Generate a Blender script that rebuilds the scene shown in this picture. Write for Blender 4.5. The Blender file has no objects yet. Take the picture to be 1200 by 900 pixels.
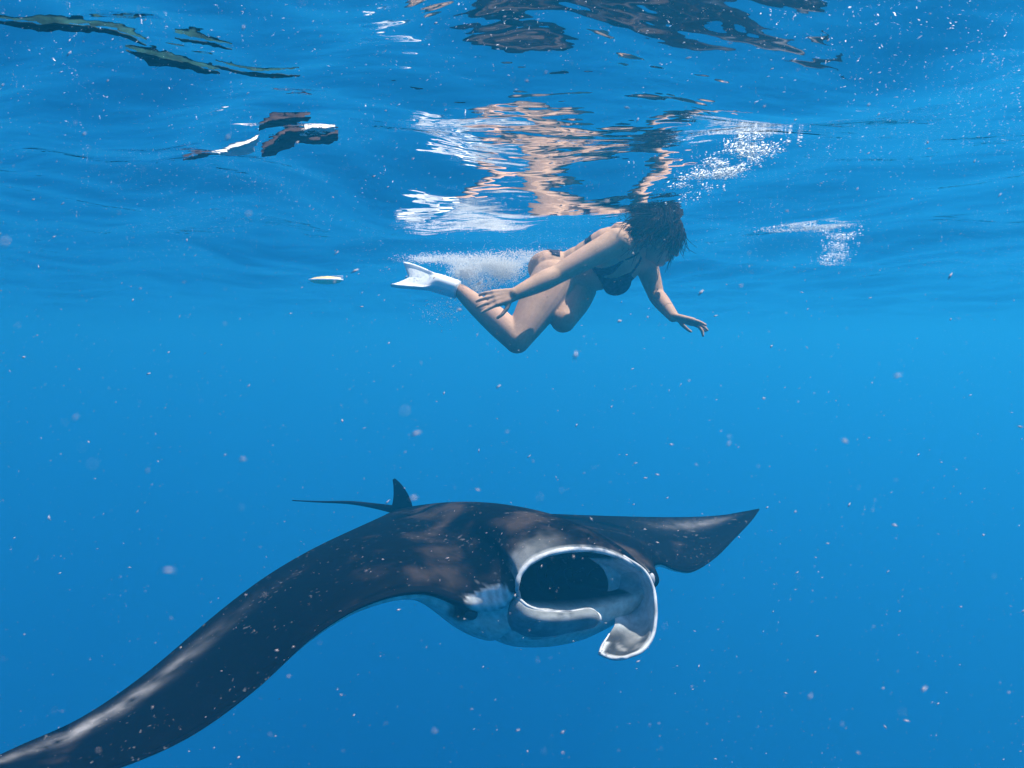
import bpy, bmesh, math, random
import numpy as np
from mathutils import Vector, Matrix, noise as mnoise

random.seed(7)
rng = np.random.default_rng(7)
SC = bpy.context.scene
COL = SC.collection

# ------------------------------------------------------------------ camera
CAM_DEPTH = 0.66
F_PX = 900.0                      # focal length in pixels of the 1200-wide frame
PITCH = math.atan(50.0 / F_PX)    # looking slightly down
cd = bpy.data.cameras.new('camera')
cd.sensor_width = 36.0
cd.lens = 36.0 * F_PX / 1200.0
cd.clip_start = 0.02
cd.clip_end = 2000.0
cd.dof.use_dof = True
cd.dof.focus_distance = 3.4
cd.dof.aperture_fstop = 8.5
cam = bpy.data.objects.new('camera', cd)
COL.objects.link(cam)
cam.location = (0, 0, -CAM_DEPTH)
cam.rotation_euler = (math.pi / 2 - PITCH, 0, 0)
SC.camera = cam

# ------------------------------------------------------------------ sky + sun
SUN_ELEV = math.radians(68)
SUN_AZ = math.radians(84)         # clockwise from +Y (away from the camera), to the right
w = bpy.data.worlds.new('World')
SC.world = w
w.use_nodes = True
nt = w.node_tree
nt.nodes.clear()
o_ = nt.nodes.new('ShaderNodeOutputWorld')
bg = nt.nodes.new('ShaderNodeBackground')
sky = nt.nodes.new('ShaderNodeTexSky')
sky.sky_type = 'NISHITA'
sky.sun_disc = False
sky.sun_elevation = SUN_ELEV
sky.sun_rotation = SUN_AZ
bg.inputs['Strength'].default_value = 0.15
nt.links.new(sky.outputs[0], bg.inputs[0])
nt.links.new(bg.outputs[0], o_.inputs[0])

sd = bpy.data.lights.new('sun', 'SUN')
sd.energy = 5.0
sd.angle = math.radians(0.5)
sd.color = (1.0, 0.95, 0.87)
sun = bpy.data.objects.new('sun', sd)
COL.objects.link(sun)
sdir = Vector((math.sin(SUN_AZ) * math.cos(SUN_ELEV), math.cos(SUN_AZ) * math.cos(SUN_ELEV), math.sin(SUN_ELEV)))
sun.rotation_euler = sdir.to_track_quat('Z', 'Y').to_euler()
sun.location = (0, 0, 5)

SC.view_settings.view_transform = 'Standard'
SC.view_settings.look = 'None'
SC.view_settings.gamma = 1.0
SC.view_settings.exposure = 0.95
SC.view_settings.use_curve_mapping = False
SC.render.engine = 'CYCLES'
cy = SC.cycles
cy.use_denoising = True
cy.use_adaptive_sampling = True
cy.adaptive_threshold = 0.02
cy.max_bounces = 7
cy.volume_bounces = 3
cy.transparent_max_bounces = 16
cy.glossy_bounces = 3
cy.diffuse_bounces = 2
cy.caustics_reflective = True
cy.caustics_refractive = False
cy.sample_clamp_indirect = 6.0

# ------------------------------------------------------------------ helpers
SP, CP = math.sin(PITCH), math.cos(PITCH)

def P(px, py, d):
    """A point of the place from its bearing (photo pixel) and its distance along the view axis."""
    u = (px - 600.0) / F_PX * d
    v = -(py - 450.0) / F_PX * d
    return Vector((u, d * CP + v * SP, -CAM_DEPTH - d * SP + v * CP))

def tag(o, label=None, cat=None, group=None, kind=None):
    if label: o['label'] = label
    if cat: o['category'] = cat
    if group: o['group'] = group
    if kind: o['kind'] = kind
    return o

def link(o, parent=None):
    COL.objects.link(o)
    if parent is not None:
        o.parent = parent
        o.matrix_parent_inverse = Matrix.Translation(-parent.location)
    return o

def mesh_obj(name, verts, faces, mat, parent=None, smooth=True):
    me = bpy.data.meshes.new(name)
    me.from_pydata([tuple(v) for v in verts], [], [tuple(f) for f in faces])
    me.validate()
    if smooth:
        me.polygons.foreach_set('use_smooth', [True] * len(me.polygons))
    me.materials.append(mat)
    me.update()
    return link(bpy.data.objects.new(name, me), parent)

def empty(name, loc):
    e = bpy.data.objects.new(name, None)
    e.location = loc
    e.empty_display_size = 0.1
    COL.objects.link(e)
    return e

def set_color_attr(ob, cols, name='pigment'):
    me = ob.data
    a = me.color_attributes.new(name, 'FLOAT_COLOR', 'POINT')
    arr = np.ones((len(me.vertices), 4), dtype=np.float32)
    arr[:, :3] = cols
    a.data.foreach_set('color', arr.ravel())

def spline(pts, n):
    """Catmull-Rom through rows of an array, n samples."""
    p = np.asarray(pts, float)
    m = len(p)
    q = np.vstack([2 * p[0] - p[1], p, 2 * p[-1] - p[-2]])
    t = np.linspace(0, m - 1, n)
    i = np.minimum(t.astype(int), m - 2)
    f = (t - i)[:, None]
    a, b, c, d = q[i], q[i + 1], q[i + 2], q[i + 3]
    return 0.5 * ((2 * b) + (c - a) * f + (2 * a - 5 * b + 4 * c - d) * f ** 2 + (3 * b - a - 3 * c + d) * f ** 3)

def tube(path, radii, seg=10, closed=False):
    """Verts and faces of a round tube along a path."""
    path = [Vector(p) for p in path]
    n = len(path)
    V, Fc = [], []
    prev = None
    for i, p in enumerate(path):
        a = path[(i - 1) % n] if (closed or i > 0) else path[i]
        b = path[(i + 1) % n] if (closed or i < n - 1) else path[i]
        t = (b - a).normalized()
        if prev is None:
            x = t.orthogonal().normalized()
        else:
            x = (prev - t * prev.dot(t)).normalized()
        prev = x
        y = t.cross(x)
        r = radii[i] if hasattr(radii, '__len__') else radii
        for k in range(seg):
            an = 2 * math.pi * k / seg
            V.append(p + x * (r * math.cos(an)) + y * (r * math.sin(an)))
    m = n if closed else n - 1
    for i in range(m):
        for k in range(seg):
            j = (i + 1) % n
            Fc.append((i * seg + k, i * seg + (k + 1) % seg, j * seg + (k + 1) % seg, j * seg + k))
    if not closed:
        Fc.append(tuple(range(seg))[::-1])
        Fc.append(tuple((n - 1) * seg + k for k in range(seg)))
    return V, Fc

def fbm(p, s, oct=4):
    return mnoise.fractal(Vector(p) * s, 0.9, 2.1, oct)

def sstep(a, b, x):
    t = min(1.0, max(0.0, (x - a) / (b - a)))
    return t * t * (3 - 2 * t)

# ------------------------------------------------------------------ materials
def new_mat(name):
    m = bpy.data.materials.new(name)
    m.use_nodes = True
    return m, m.node_tree.nodes, m.node_tree.links, m.node_tree.nodes['Principled BSDF']

def mat_plain(name, col, rough=0.5, spec=0.4, var=0.2, scale=20.0, bump=0.0, sss=0.0):
    m, N, L, B = new_mat(name)
    tc = N.new('ShaderNodeTexCoord')
    nz = N.new('ShaderNodeTexNoise'); nz.inputs['Scale'].default_value = scale; nz.inputs['Detail'].default_value = 6
    L.new(tc.outputs['Object'], nz.inputs['Vector'])
    r = N.new('ShaderNodeValToRGB')
    r.color_ramp.elements[0].position = 0.3; r.color_ramp.elements[1].position = 0.7
    r.color_ramp.elements[0].color = tuple(c * (1 - var) for c in col) + (1,)
    r.color_ramp.elements[1].color = tuple(min(1, c * (1 + var)) for c in col) + (1,)
    L.new(nz.outputs['Fac'], r.inputs['Fac'])
    L.new(r.outputs['Color'], B.inputs['Base Color'])
    B.inputs['Roughness'].default_value = rough
    B.inputs['Specular IOR Level'].default_value = spec
    if sss:
        B.inputs['Subsurface Weight'].default_value = sss
        B.inputs['Subsurface Radius'].default_value = (0.02, 0.008, 0.004)
    if bump:
        bp = N.new('ShaderNodeBump'); bp.inputs['Strength'].default_value = bump; bp.inputs['Distance'].default_value = 0.01
        L.new(nz.outputs['Fac'], bp.inputs['Height']); L.new(bp.outputs['Normal'], B.inputs['Normal'])
    return m

def mat_pigment(name, rough=0.7, spec=0.02, speck=True, bump=0.25):
    """Skin whose large pattern is the pigment attribute, with fine mottling and pale scratches on top."""
    m, N, L, B = new_mat(name)
    at = N.new('ShaderNodeAttribute'); at.attribute_name = 'pigment'
    tc = N.new('ShaderNodeTexCoord')
    nz = N.new('ShaderNodeTexNoise'); nz.inputs['Scale'].default_value = 28; nz.inputs['Detail'].default_value = 8; nz.inputs['Roughness'].default_value = 0.65
    L.new(tc.outputs['Object'], nz.inputs['Vector'])
    mr = N.new('ShaderNodeMapRange'); mr.inputs['From Min'].default_value = 0.3; mr.inputs['From Max'].default_value = 0.7
    mr.inputs['To Min'].default_value = 0.72; mr.inputs['To Max'].default_value = 1.3
    L.new(nz.outputs['Fac'], mr.inputs['Value'])
    mul = N.new('ShaderNodeMix'); mul.data_type = 'RGBA'; mul.blend_type = 'MULTIPLY'; mul.inputs['Factor'].default_value = 1.0
    cv = N.new('ShaderNodeCombineColor')
    for k in range(3): L.new(mr.outputs['Result'], cv.inputs[k])
    L.new(at.outputs['Color'], mul.inputs['A']); L.new(cv.outputs['Color'], mul.inputs['B'])
    out = mul.outputs['Result']
    if speck:
        mp = N.new('ShaderNodeMapping'); mp.inputs['Scale'].default_value = (1.0, 1.0, 1.6); mp.inputs['Rotation'].default_value = (0.3, 0.5, 0.6)
        L.new(tc.outputs['Object'], mp.inputs['Vector'])
        n2 = N.new('ShaderNodeTexNoise'); n2.inputs['Scale'].default_value = 46; n2.inputs['Detail'].default_value = 3
        L.new(mp.outputs['Vector'], n2.inputs['Vector'])
        n3 = N.new('ShaderNodeTexNoise'); n3.inputs['Scale'].default_value = 5; n3.inputs['Detail'].default_value = 2
        L.new(tc.outputs['Object'], n3.inputs['Vector'])
        ad = N.new('ShaderNodeMath'); ad.operation = 'MULTIPLY_ADD'; ad.inputs[1].default_value = 0.35
        L.new(n3.outputs['Fac'], ad.inputs[0]); L.new(n2.outputs['Fac'], ad.inputs[2])
        rp = N.new('ShaderNodeMapRange'); rp.inputs['From Min'].default_value = 0.845; rp.inputs['From Max'].default_value = 0.92
        rp.inputs['To Max'].default_value = 0.26
        L.new(ad.outputs[0], rp.inputs['Value'])
        mx = N.new('ShaderNodeMix'); mx.data_type = 'RGBA'
        L.new(rp.outputs['Result'], mx.inputs['Factor']); L.new(out, mx.inputs['A'])
        mx.inputs['B'].default_value = (0.30, 0.29, 0.28, 1)
        out = mx.outputs['Result']
    L.new(out, B.inputs['Base Color'])
    B.inputs['Roughness'].default_value = rough
    B.inputs['Specular IOR Level'].default_value = spec
    bp = N.new('ShaderNodeBump'); bp.inputs['Strength'].default_value = bump; bp.inputs['Distance'].default_value = 0.006
    L.new(nz.outputs['Fac'], bp.inputs['Height']); L.new(bp.outputs['Normal'], B.inputs['Normal'])
    return m

M_MANTA = mat_pigment('manta_skin')
M_FIN = mat_pigment('manta_fin_skin', rough=0.6, speck=False)
M_RIM = mat_plain('manta_white_rim', (0.46, 0.46, 0.46), 0.6, 0.05, 0.45, 22, 0.2)
M_GILL = mat_plain('manta_gill', (0.010, 0.014, 0.030), 0.7, 0.02, 0.4, 60)
M_EYE = mat_plain('manta_eye', (0.01, 0.01, 0.012), 0.15, 0.6, 0.1, 20)
M_DARK = mat_plain('manta_dark_skin', (0.008, 0.008, 0.010), 0.7, 0.02, 0.4, 25, 0.2)
M_SKIN = mat_plain('swimmer_skin', (0.52, 0.325, 0.21), 0.55, 0.06, 0.16, 14, 0.03, 0.0)
N, L = M_SKIN.node_tree.nodes, M_SKIN.node_tree.links
B = N['Principled BSDF']
src = B.inputs['Base Color'].links[0].from_socket
tc = N.new('ShaderNodeTexCoord')
nz = N.new('ShaderNodeTexNoise'); nz.inputs['Scale'].default_value = 75; nz.inputs['Detail'].default_value = 6; nz.inputs['Roughness'].default_value = 0.7
n2 = N.new('ShaderNodeTexNoise'); n2.inputs['Scale'].default_value = 5; n2.inputs['Detail'].default_value = 3
L.new(tc.outputs['Object'], nz.inputs['Vector']); L.new(tc.outputs['Object'], n2.inputs['Vector'])
mr = N.new('ShaderNodeMapRange'); mr.inputs['From Min'].default_value = 0.35; mr.inputs['From Max'].default_value = 0.7; mr.inputs['To Min'].default_value = 0.0; mr.inputs['To Max'].default_value = 0.40
L.new(nz.outputs['Fac'], mr.inputs['Value'])
mx = N.new('ShaderNodeMix'); mx.data_type = 'RGBA'; mx.inputs['B'].default_value = (0.26, 0.13, 0.075, 1)
L.new(mr.outputs['Result'], mx.inputs['Factor']); L.new(src, mx.inputs['A'])
m2 = N.new('ShaderNodeMix'); m2.data_type = 'RGBA'; m2.inputs['B'].default_value = (0.52, 0.30, 0.22, 1)
r2 = N.new('ShaderNodeMapRange'); r2.inputs['From Min'].default_value = 0.4; r2.inputs['From Max'].default_value = 0.7; r2.inputs['To Max'].default_value = 0.6
L.new(n2.outputs['Fac'], r2.inputs['Value']); L.new(r2.outputs['Result'], m2.inputs['Factor'])
L.new(mx.outputs['Result'], m2.inputs['A']); L.new(m2.outputs['Result'], B.inputs['Base Color'])
M_HAIR = mat_plain('hair', (0.020, 0.011, 0.008), 0.8, 0.02, 0.5, 40)
M_BIKINI = mat_plain('bikini_cloth', (0.035, 0.035, 0.06), 0.8, 0.03, 0.9, 55)
M_FINW = mat_plain('white_rubber', (0.88, 0.87, 0.84), 0.5, 0.4, 0.05, 20, 0.1)
M_MASK = mat_plain('mask_rubber', (0.02, 0.02, 0.022), 0.3, 0.5, 0.2, 20)
M_FOAM = mat_plain('bubble_white', (0.86, 0.88, 0.88), 0.35, 0.5, 0.05, 20)
M_SNOW = mat_plain('marine_snow', (0.50, 0.43, 0.41), 0.8, 0.05, 0.3, 3)
M_FLOAT = mat_plain('float_plastic', (0.80, 0.58, 0.24), 0.4, 0.2, 0.08, 20)

# water surface: air-water boundary (Fresnel split between mirror and clear)
m, N, L, B = new_mat('water_surface'); N.remove(B)
out = [n for n in N if n.type == 'OUTPUT_MATERIAL'][0]
tc = N.new('ShaderNodeTexCoord')
mp = N.new('ShaderNodeMapping'); mp.inputs['Scale'].default_value = (0.55, 1.0, 1.0); mp.inputs['Rotation'].default_value = (0, 0, 0.2)
n1 = N.new('ShaderNodeTexNoise'); n1.inputs['Scale'].default_value = 6.0; n1.inputs['Detail'].default_value = 2.5; n1.inputs['Roughness'].default_value = 0.55
L.new(tc.outputs['Object'], mp.inputs['Vector']); L.new(mp.outputs['Vector'], n1.inputs['Vector'])
bp = N.new('ShaderNodeBump'); bp.inputs['Strength'].default_value = 0.5; bp.inputs['Distance'].default_value = 0.030
L.new(n1.outputs['Fac'], bp.inputs['Height'])
fr = N.new('ShaderNodeFresnel'); fr.inputs['IOR'].default_value = 1.33
L.new(bp.outputs['Normal'], fr.inputs['Normal'])
gl = N.new('ShaderNodeBsdfGlossy'); gl.inputs['Roughness'].default_value = 0.02; gl.inputs['Color'].default_value = (0.97, 0.98, 1, 1)
L.new(bp.outputs['Normal'], gl.inputs['Normal'])
tr = N.new('ShaderNodeBsdfTransparent'); tr.inputs['Color'].default_value = (0.97, 0.99, 1, 1)
mx = N.new('ShaderNodeMixShader')
L.new(fr.outputs[0], mx.inputs[0]); L.new(tr.outputs[0], mx.inputs[1]); L.new(gl.outputs[0], mx.inputs[2])
L.new(mx.outputs[0], out.inputs['Surface'])
M_WATER = m

# ------------------------------------------------------------------ water surface
WAVES = []
# the swell: wavelength, heading, steepness, phase of each wave train
SWELL = [
      (0.276, 0.725, 0.0140, 2.020),
      (0.323, 1.754, 0.0150, 3.852),
      (0.329, 0.436, 0.0286, 4.157),
      (0.371, 1.479, 0.0210, 4.767),
      (0.408, 2.449, 0.0606, 4.676),
      (0.464, 2.705, 0.0417, 4.861),
      (0.499, 1.072, 0.0167, 2.757),
      (0.619, 0.648, 0.0146, 3.499),
      (0.666, 0.568, 0.0750, 5.660),
      (0.778, 1.933, 0.0341, 4.532),
      (0.854, 0.524, 0.0266, 5.787),
      (0.981, 2.705, 0.0396, 4.479),
      (1.007, 2.470, 0.0485, 1.922),
      (1.215, 1.936, 0.0189, 2.344),
      (1.295, 0.971, 0.0699, 1.653),
      (1.379, 0.563, 0.0453, 2.237),
      (1.679, 0.484, 0.0443, 4.331),
      (1.762, 1.650, 0.0287, 2.522),
      (2.081, 1.406, 0.0684, 4.958),
      (2.340, 1.302, 0.0150, 6.087),
      (2.473, 0.578, 0.0199, 4.761),
      (2.840, 2.705, 0.0230, 2.257),
      (3.172, 0.436, 0.0607, 0.724),
      (3.249, 2.019, 0.0581, 3.964)]
for lam, ang, sl, ph in SWELL:
    k = 2 * math.pi / lam
    WAVES.append((k * math.cos(ang), k * math.sin(ang), sl / k, ph, lam))
for i in range(9):                                   # small chop
    lam = 0.09 * (0.26 / 0.09) ** (i / 8.0)
    ang = math.radians(90 + random.gauss(0, 30)); k = 2 * math.pi / lam
    WAVES.append((k * math.cos(ang), k * math.sin(ang), 0.013 / k, random.uniform(0, 6.28), lam))

def wave_z(X, Y):
    R = np.sqrt(X ** 2 + (Y - 2.0) ** 2)
    Z = np.zeros_like(X)
    warp = 0.25 * np.sin(0.9 * X + 0.6 * Y) + 0.18 * np.sin(1.7 * Y - 1.1 * X + 2.0)
    for kx, ky, a, ph, lam in WAVES:
        fade = 1.0 / (1.0 + (R / (lam * 50.0)) ** 4)
        s = np.sin(kx * (X + warp) + ky * (Y + 0.5 * warp) + ph)
        Z += a * fade * (s + 0.25 * (s * s - 0.5))
    return Z

def wz(x, y):
    return float(wave_z(np.array([x]), np.array([y]))[0])

n = 560
u = np.linspace(-1, 1, n)
gx = 1.1 * np.sinh(5.2 * u)
gy = 2.2 + 1.0 * np.sinh(5.3 * u)
X, Y = np.meshgrid(gx, gy)
Z = wave_z(X, Y)
me = bpy.data.meshes.new('water_surface')
verts = np.stack([X, Y, Z], -1).reshape(-1, 3)
idx = np.arange(n * n).reshape(n, n)
quads = np.stack([idx[:-1, :-1], idx[:-1, 1:], idx[1:, 1:], idx[1:, :-1]], -1).reshape(-1, 4)
me.vertices.add(len(verts)); me.vertices.foreach_set('co', verts.ravel().astype(np.float32))
me.loops.add(quads.size); me.loops.foreach_set('vertex_index', quads.ravel().astype(np.int32))
me.polygons.add(len(quads)); me.polygons.foreach_set('loop_start', np.arange(0, quads.size, 4, dtype=np.int32))
me.update(calc_edges=True)
me.polygons.foreach_set('use_smooth', np.ones(len(quads), dtype=bool))
me.materials.append(M_WATER)
ws = link(bpy.data.objects.new('water_surface', me))
tag(ws, 'rippled underside of the sea surface mirroring the swimmer', kind='structure')

# ------------------------------------------------------------------ the water itself
m, N, L, B = new_mat('sea_water'); N.remove(B)
out = [n_ for n_ in N if n_.type == 'OUTPUT_MATERIAL'][0]
pv = N.new('ShaderNodeVolumePrincipled')
pv.inputs['Color'].default_value = (0.021, 0.388, 0.690, 1)
pv.inputs['Density'].default_value = 0.068
pv.inputs['Anisotropy'].default_value = 0.35
pv.inputs['Absorption Color'].default_value = (0, 0, 0, 1)
L.new(pv.outputs[0], out.inputs['Volume'])
hx, hy0, hy1, hz0, hz1 = 95.0, -92.0, 96.0, -62.0, 0.45
hv = [(-hx, hy0, hz0), (hx, hy0, hz0), (hx, hy1, hz0), (-hx, hy1, hz0), (-hx, hy0, hz1), (hx, hy0, hz1), (hx, hy1, hz1), (-hx, hy1, hz1)]
hf = [(0, 3, 2, 1), (4, 5, 6, 7), (0, 1, 5, 4), (1, 2, 6, 5), (2, 3, 7, 6), (3, 0, 4, 7)]
hz = mesh_obj('haze', hv, hf, m, smooth=False)
tag(hz, 'clear blue sea water fading into the distance', kind='stuff')

# ------------------------------------------------------------------ manta ray
manta = empty('manta_ray', P(560, 660, 3.3))
tag(manta, 'large dark manta ray with wide open mouth gliding below the swimmer', 'manta ray')

def mouth_depth(px):
    uu = (px - 600) / F_PX
    k = (uu * 2.62 - 0.017) / (0.86 - 0.51 * uu)
    return 2.62 + 0.51 * k

# stations from the right wing tip to the left wing tip:
# trailing edge, upper front edge, lower front edge, thickness above, thickness below, cavity depth, mouth flag
ST = []
def st(T, U, Lo, tu, td, cav, k=-1.0):
    ST.append(list(P(*T)) + list(P(*U)) + list(P(*Lo)) + [tu, td, cav, k])

st((-48, 906, 2.20), (-46, 907, 2.19), (-46, 908, 2.19), .002, .002, -.002)
st((22, 874, 2.38), (60, 920, 2.17), (60, 923, 2.17), .012, .008, -.005)
st((100, 838, 2.50), (148, 893, 2.22), (148, 897, 2.22), .020, .012, -.008)
st((180, 783, 2.68), (226, 856, 2.30), (226, 861, 2.30), .028, .015, -.010)
st((255, 717, 2.90), (298, 803, 2.40), (298, 809, 2.40), .036, .020, -.012)
st((325, 660, 3.15), (366, 741, 2.50), (366, 748, 2.50), .045, .025, -.014)
st((388, 632, 3.42), (430, 702, 2.60), (430, 710, 2.60), .055, .035, -.016)
st((438, 610, 3.70), (494, 686, 2.70), (494, 697, 2.70), .080, .060, -.020)
st((458, 600, 3.92), (546, 698, 2.74), (550, 716, 2.76), .105, .150, -.030)
st((464, 597, 3.98), (584, 697, 2.68), (588, 714, 2.72), .105, .210, -.030)
U = [(606, 689), (609, 674), (622, 659), (646, 648), (675, 644), (705, 646), (730, 655), (749, 667), (760, 680)]
Lw = [(607, 694), (612, 705), (625, 712), (648, 716), (675, 717), (700, 714), (722, 707), (742, 699), (757, 690)]
cav = [.02, .14, .26, .36, .40, .36, .26, .14, .03]
for i in range(9):
    f = i / 8.0
    T = (466 + 62 * f, 595.5 - 3.0 * math.sin(math.pi * f), 4.0 + 0.16 * f)
    bump_ = math.sin(math.pi * (0.15 + 0.7 * f))
    st(T, U[i] + (mouth_depth(U[i][0]),), Lw[i] + (mouth_depth(Lw[i][0]) + 0.045,), .095 + .01 * bump_, (.235 - .085 * f) + .035 * bump_, cav[i], f)
st((560, 598, 4.18), (768, 672, 2.98), (768, 688, 3.0), .080, .160, -.020)
st((612, 601, 4.20), (764, 655, 3.18), (764, 668, 3.18), .060, .080, -.016)
st((668, 603, 4.20), (774, 655, 3.36), (774, 662, 3.36), .045, .030, -.012)
st((722, 605, 4.20), (792, 664, 3.50), (792, 669, 3.50), .034, .018, -.010)
st((765, 606, 4.18), (812, 666, 3.62), (812, 670, 3.62), .026, .014, -.008)
st((805, 606, 4.14), (838, 651, 3.75), (838, 654, 3.75), .020, .010, -.006)
st((842, 604, 4.10), (862, 628, 3.87), (862, 630, 3.87), .014, .008, -.005)
st((868, 600, 4.06), (880, 610, 3.96), (880, 611, 3.96), .008, .005, -.003)
st((889, 596, 4.02), (890, 597, 4.02), (890, 597.5, 4.02), .002, .002, -.001)

NS = 300
S = spline(ST, NS)
NT, NQ = 46, 26
UP = Vector((0, 0, 1))
mv, mcol = [], []
ring_k = []
DARK = np.array((0.0016, 0.0018, 0.003)); BROWN = np.array((0.042, 0.029, 0.023)); WHITE = np.array((0.60, 0.60, 0.58)); NAVY = np.array((0.0008, 0.001, 0.004)); GREY = np.array((0.20, 0.20, 0.20))
TEAL = np.array((0.42, 0.45, 0.46))

CHK = P(578, 704, 2.71)
def cheek(p):
    d = p - CHK
    u_ = d.x * .93 + d.z * .36; v_ = -d.x * .36 + d.z * .93       # runs from the lip down to the eye
    r = math.sqrt((u_ / .105) ** 2 + (v_ / .060) ** 2 + (d.y / .20) ** 2) * (1 + .30 * fbm(p, 24.0))
    return (1 - sstep(.78, 1.02, r)) * (.80 + .20 * math.sin(u_ * 190 + 3 * fbm(p, 10.0)))

def prof(t, a, b):
    tm = a / (a + b)
    return (t ** a) * ((1 - t) ** b) / ((tm ** a) * ((1 - tm) ** b))

def lerp(a, b, f): return a + (b - a) * f

PATCHES = [(P(525, 665, 2.95), .085, .45), (P(440, 690, 2.75), .09, .22), (P(560, 605, 3.7), .28, .22)]
for i in range(NS):
    row = S[i]
    T, Uv, Lv = Vector(row[0:3]), Vector(row[3:6]), Vector(row[6:9])
    tu, td, cv, kf = max(row[9], .001), max(row[10], .001), row[11], row[12]
    sf = i / (NS - 1)
    tipr = sstep(0.05, 0.22, sf) * (1 - sstep(0.80, 0.95, sf))
    loop, col = [], []
    for j in range(NT):                                   # back, tail to brow
        t = 1 - (1 - j / (NT - 1)) ** 1.7
        p = T.lerp(Uv, t) + UP * (tu * prof(min(max(t, 0), 1), 1.0, 0.5))
        nzv = fbm(p, 5.0); nz2 = fbm(p + Vector((7, 3, 1)), 16.0)
        c = lerp(DARK, BROWN, sstep(-0.25, 0.75, nzv + 0.25 * nz2 + 0.75 * sstep(.15, .36, sf) * (1 - sstep(.66, .85, sf)) - 0.80))
        for (pc, pr, pw) in PATCHES:
            d = (p - pc).length / pr + 0.45 * nz2 + 0.25 * nzv
            c = lerp(c, WHITE * .8 if pw > .5 else BROWN * 1.5, pw * (1 - sstep(0.55, 1.15, d)))
        # pale sun sheen painted into the outer wings, near the rear edge
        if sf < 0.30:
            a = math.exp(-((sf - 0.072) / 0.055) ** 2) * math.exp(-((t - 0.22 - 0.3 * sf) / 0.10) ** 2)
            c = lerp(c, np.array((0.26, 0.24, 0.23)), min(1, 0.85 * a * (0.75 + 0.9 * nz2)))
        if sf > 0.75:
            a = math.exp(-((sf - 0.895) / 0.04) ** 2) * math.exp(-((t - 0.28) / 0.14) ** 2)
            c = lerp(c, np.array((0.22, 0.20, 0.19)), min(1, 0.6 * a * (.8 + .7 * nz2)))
        if 0.27 < sf < 0.47:
            c = lerp(c, WHITE * 1.15, cheek(p))
        if kf > -0.02 and kf < 1.02:
            c = lerp(c, WHITE, (sstep(0.996, 0.9995, t) * 0.6 + sstep(0.93, 0.999, t + .02 * nz2) * .35 * (1 - sstep(.1, .55, kf))))
        loop.append(p); col.append(c)
    inward = ((T - (Uv + Lv) * .5)).normalized()
    for j in range(1, NQ):                                # mouth cavity or rounded front edge
        q = j / NQ
        s = math.sin(math.pi * q)
        p = Uv.lerp(Lv, q)
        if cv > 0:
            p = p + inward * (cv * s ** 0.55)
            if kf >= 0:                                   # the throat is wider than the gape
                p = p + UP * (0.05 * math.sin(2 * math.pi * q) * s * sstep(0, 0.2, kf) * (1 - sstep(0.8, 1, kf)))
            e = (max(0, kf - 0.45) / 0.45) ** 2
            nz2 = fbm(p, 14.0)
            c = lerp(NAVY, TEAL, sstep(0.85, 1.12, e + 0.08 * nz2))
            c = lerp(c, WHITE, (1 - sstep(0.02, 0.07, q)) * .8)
        else:
            p = p + inward * (cv * s)
            ck = cheek(p)
            c = lerp(lerp(DARK, np.array((0.30, 0.36, 0.34)), sstep(0.85, 1.0, q)), WHITE * 1.1, ck)
            c = lerp(c, DARK, math.exp(-((p - P(538, 712, 2.75)).length / .050) ** 6))
        loop.append(p); col.append(c)
    for j in range(NT):                                   # belly, jaw to tail
        t = 1 - (j / (NT - 1)) ** 1.7
        p = T.lerp(Lv, t) - UP * (td * prof(min(max(t, 0), 1), 1.1, 0.42))
        nz2 = fbm(p, 9.0)
        edge = min(sf, 1 - sf)
        c = lerp(np.array((0.10, 0.10, 0.10)), np.array((0.44, 0.52, 0.49)), sstep(0.0, 0.16, edge + 0.015 * nz2) * sstep(0.02, 0.2, t))
        ck = cheek(p)
        c = lerp(c, WHITE * 1.1, ck)
        c = lerp(c, DARK, math.exp(-((p - P(540, 714, 2.77)).length / .050) ** 6))
        loop.append(p); col.append(c)
    ring_k.append(kf)
    mv += loop; mcol += col
M_ = NT + NQ - 1 + NT
arr = np.array([tuple(v) for v in mv]).reshape(NS, M_, 3)
ker = np.exp(-0.5 * (np.arange(-24, 25) / 9.0) ** 2); ker /= ker.sum()
pad = np.concatenate([np.repeat(arr[:1], 24, 0), arr, np.repeat(arr[-1:], 24, 0)], 0)
smo = sum(ker[q] * pad[q:q + NS] for q in range(49))
_t = 1 - (1 - np.linspace(0, 1, NT)) ** 1.7
tt = np.concatenate([_t, np.ones(NQ - 1), _t[::-1]])
wt_ = 1 - np.clip((tt - 0.55) / 0.40, 0, 1) ** 1.5
wi = np.array([sstep(.06, .2, i / (NS - 1)) * (1 - sstep(.8, .94, i / (NS - 1))) for i in range(NS)])
wgt = (wt_[None, :] * wi[:, None])[..., None]
arr = arr * (1 - wgt) + smo * wgt
mv = [Vector(v) for v in arr.reshape(-1, 3)]
mf = []
for i in range(NS - 1):
    for j in range(M_):
        a, b = i * M_ + j, i * M_ + (j + 1) % M_
        mf.append((a, b, b + M_, a + M_))
mf.append(tuple(range(M_))[::-1]); mf.append(tuple((NS - 1) * M_ + j for j in range(M_)))
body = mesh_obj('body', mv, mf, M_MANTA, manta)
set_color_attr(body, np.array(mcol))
bmm = bmesh.new(); bmm.from_mesh(body.data); bmesh.ops.recalc_face_normals(bmm, faces=bmm.faces); bmm.to_mesh(body.data); bmm.free()

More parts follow.
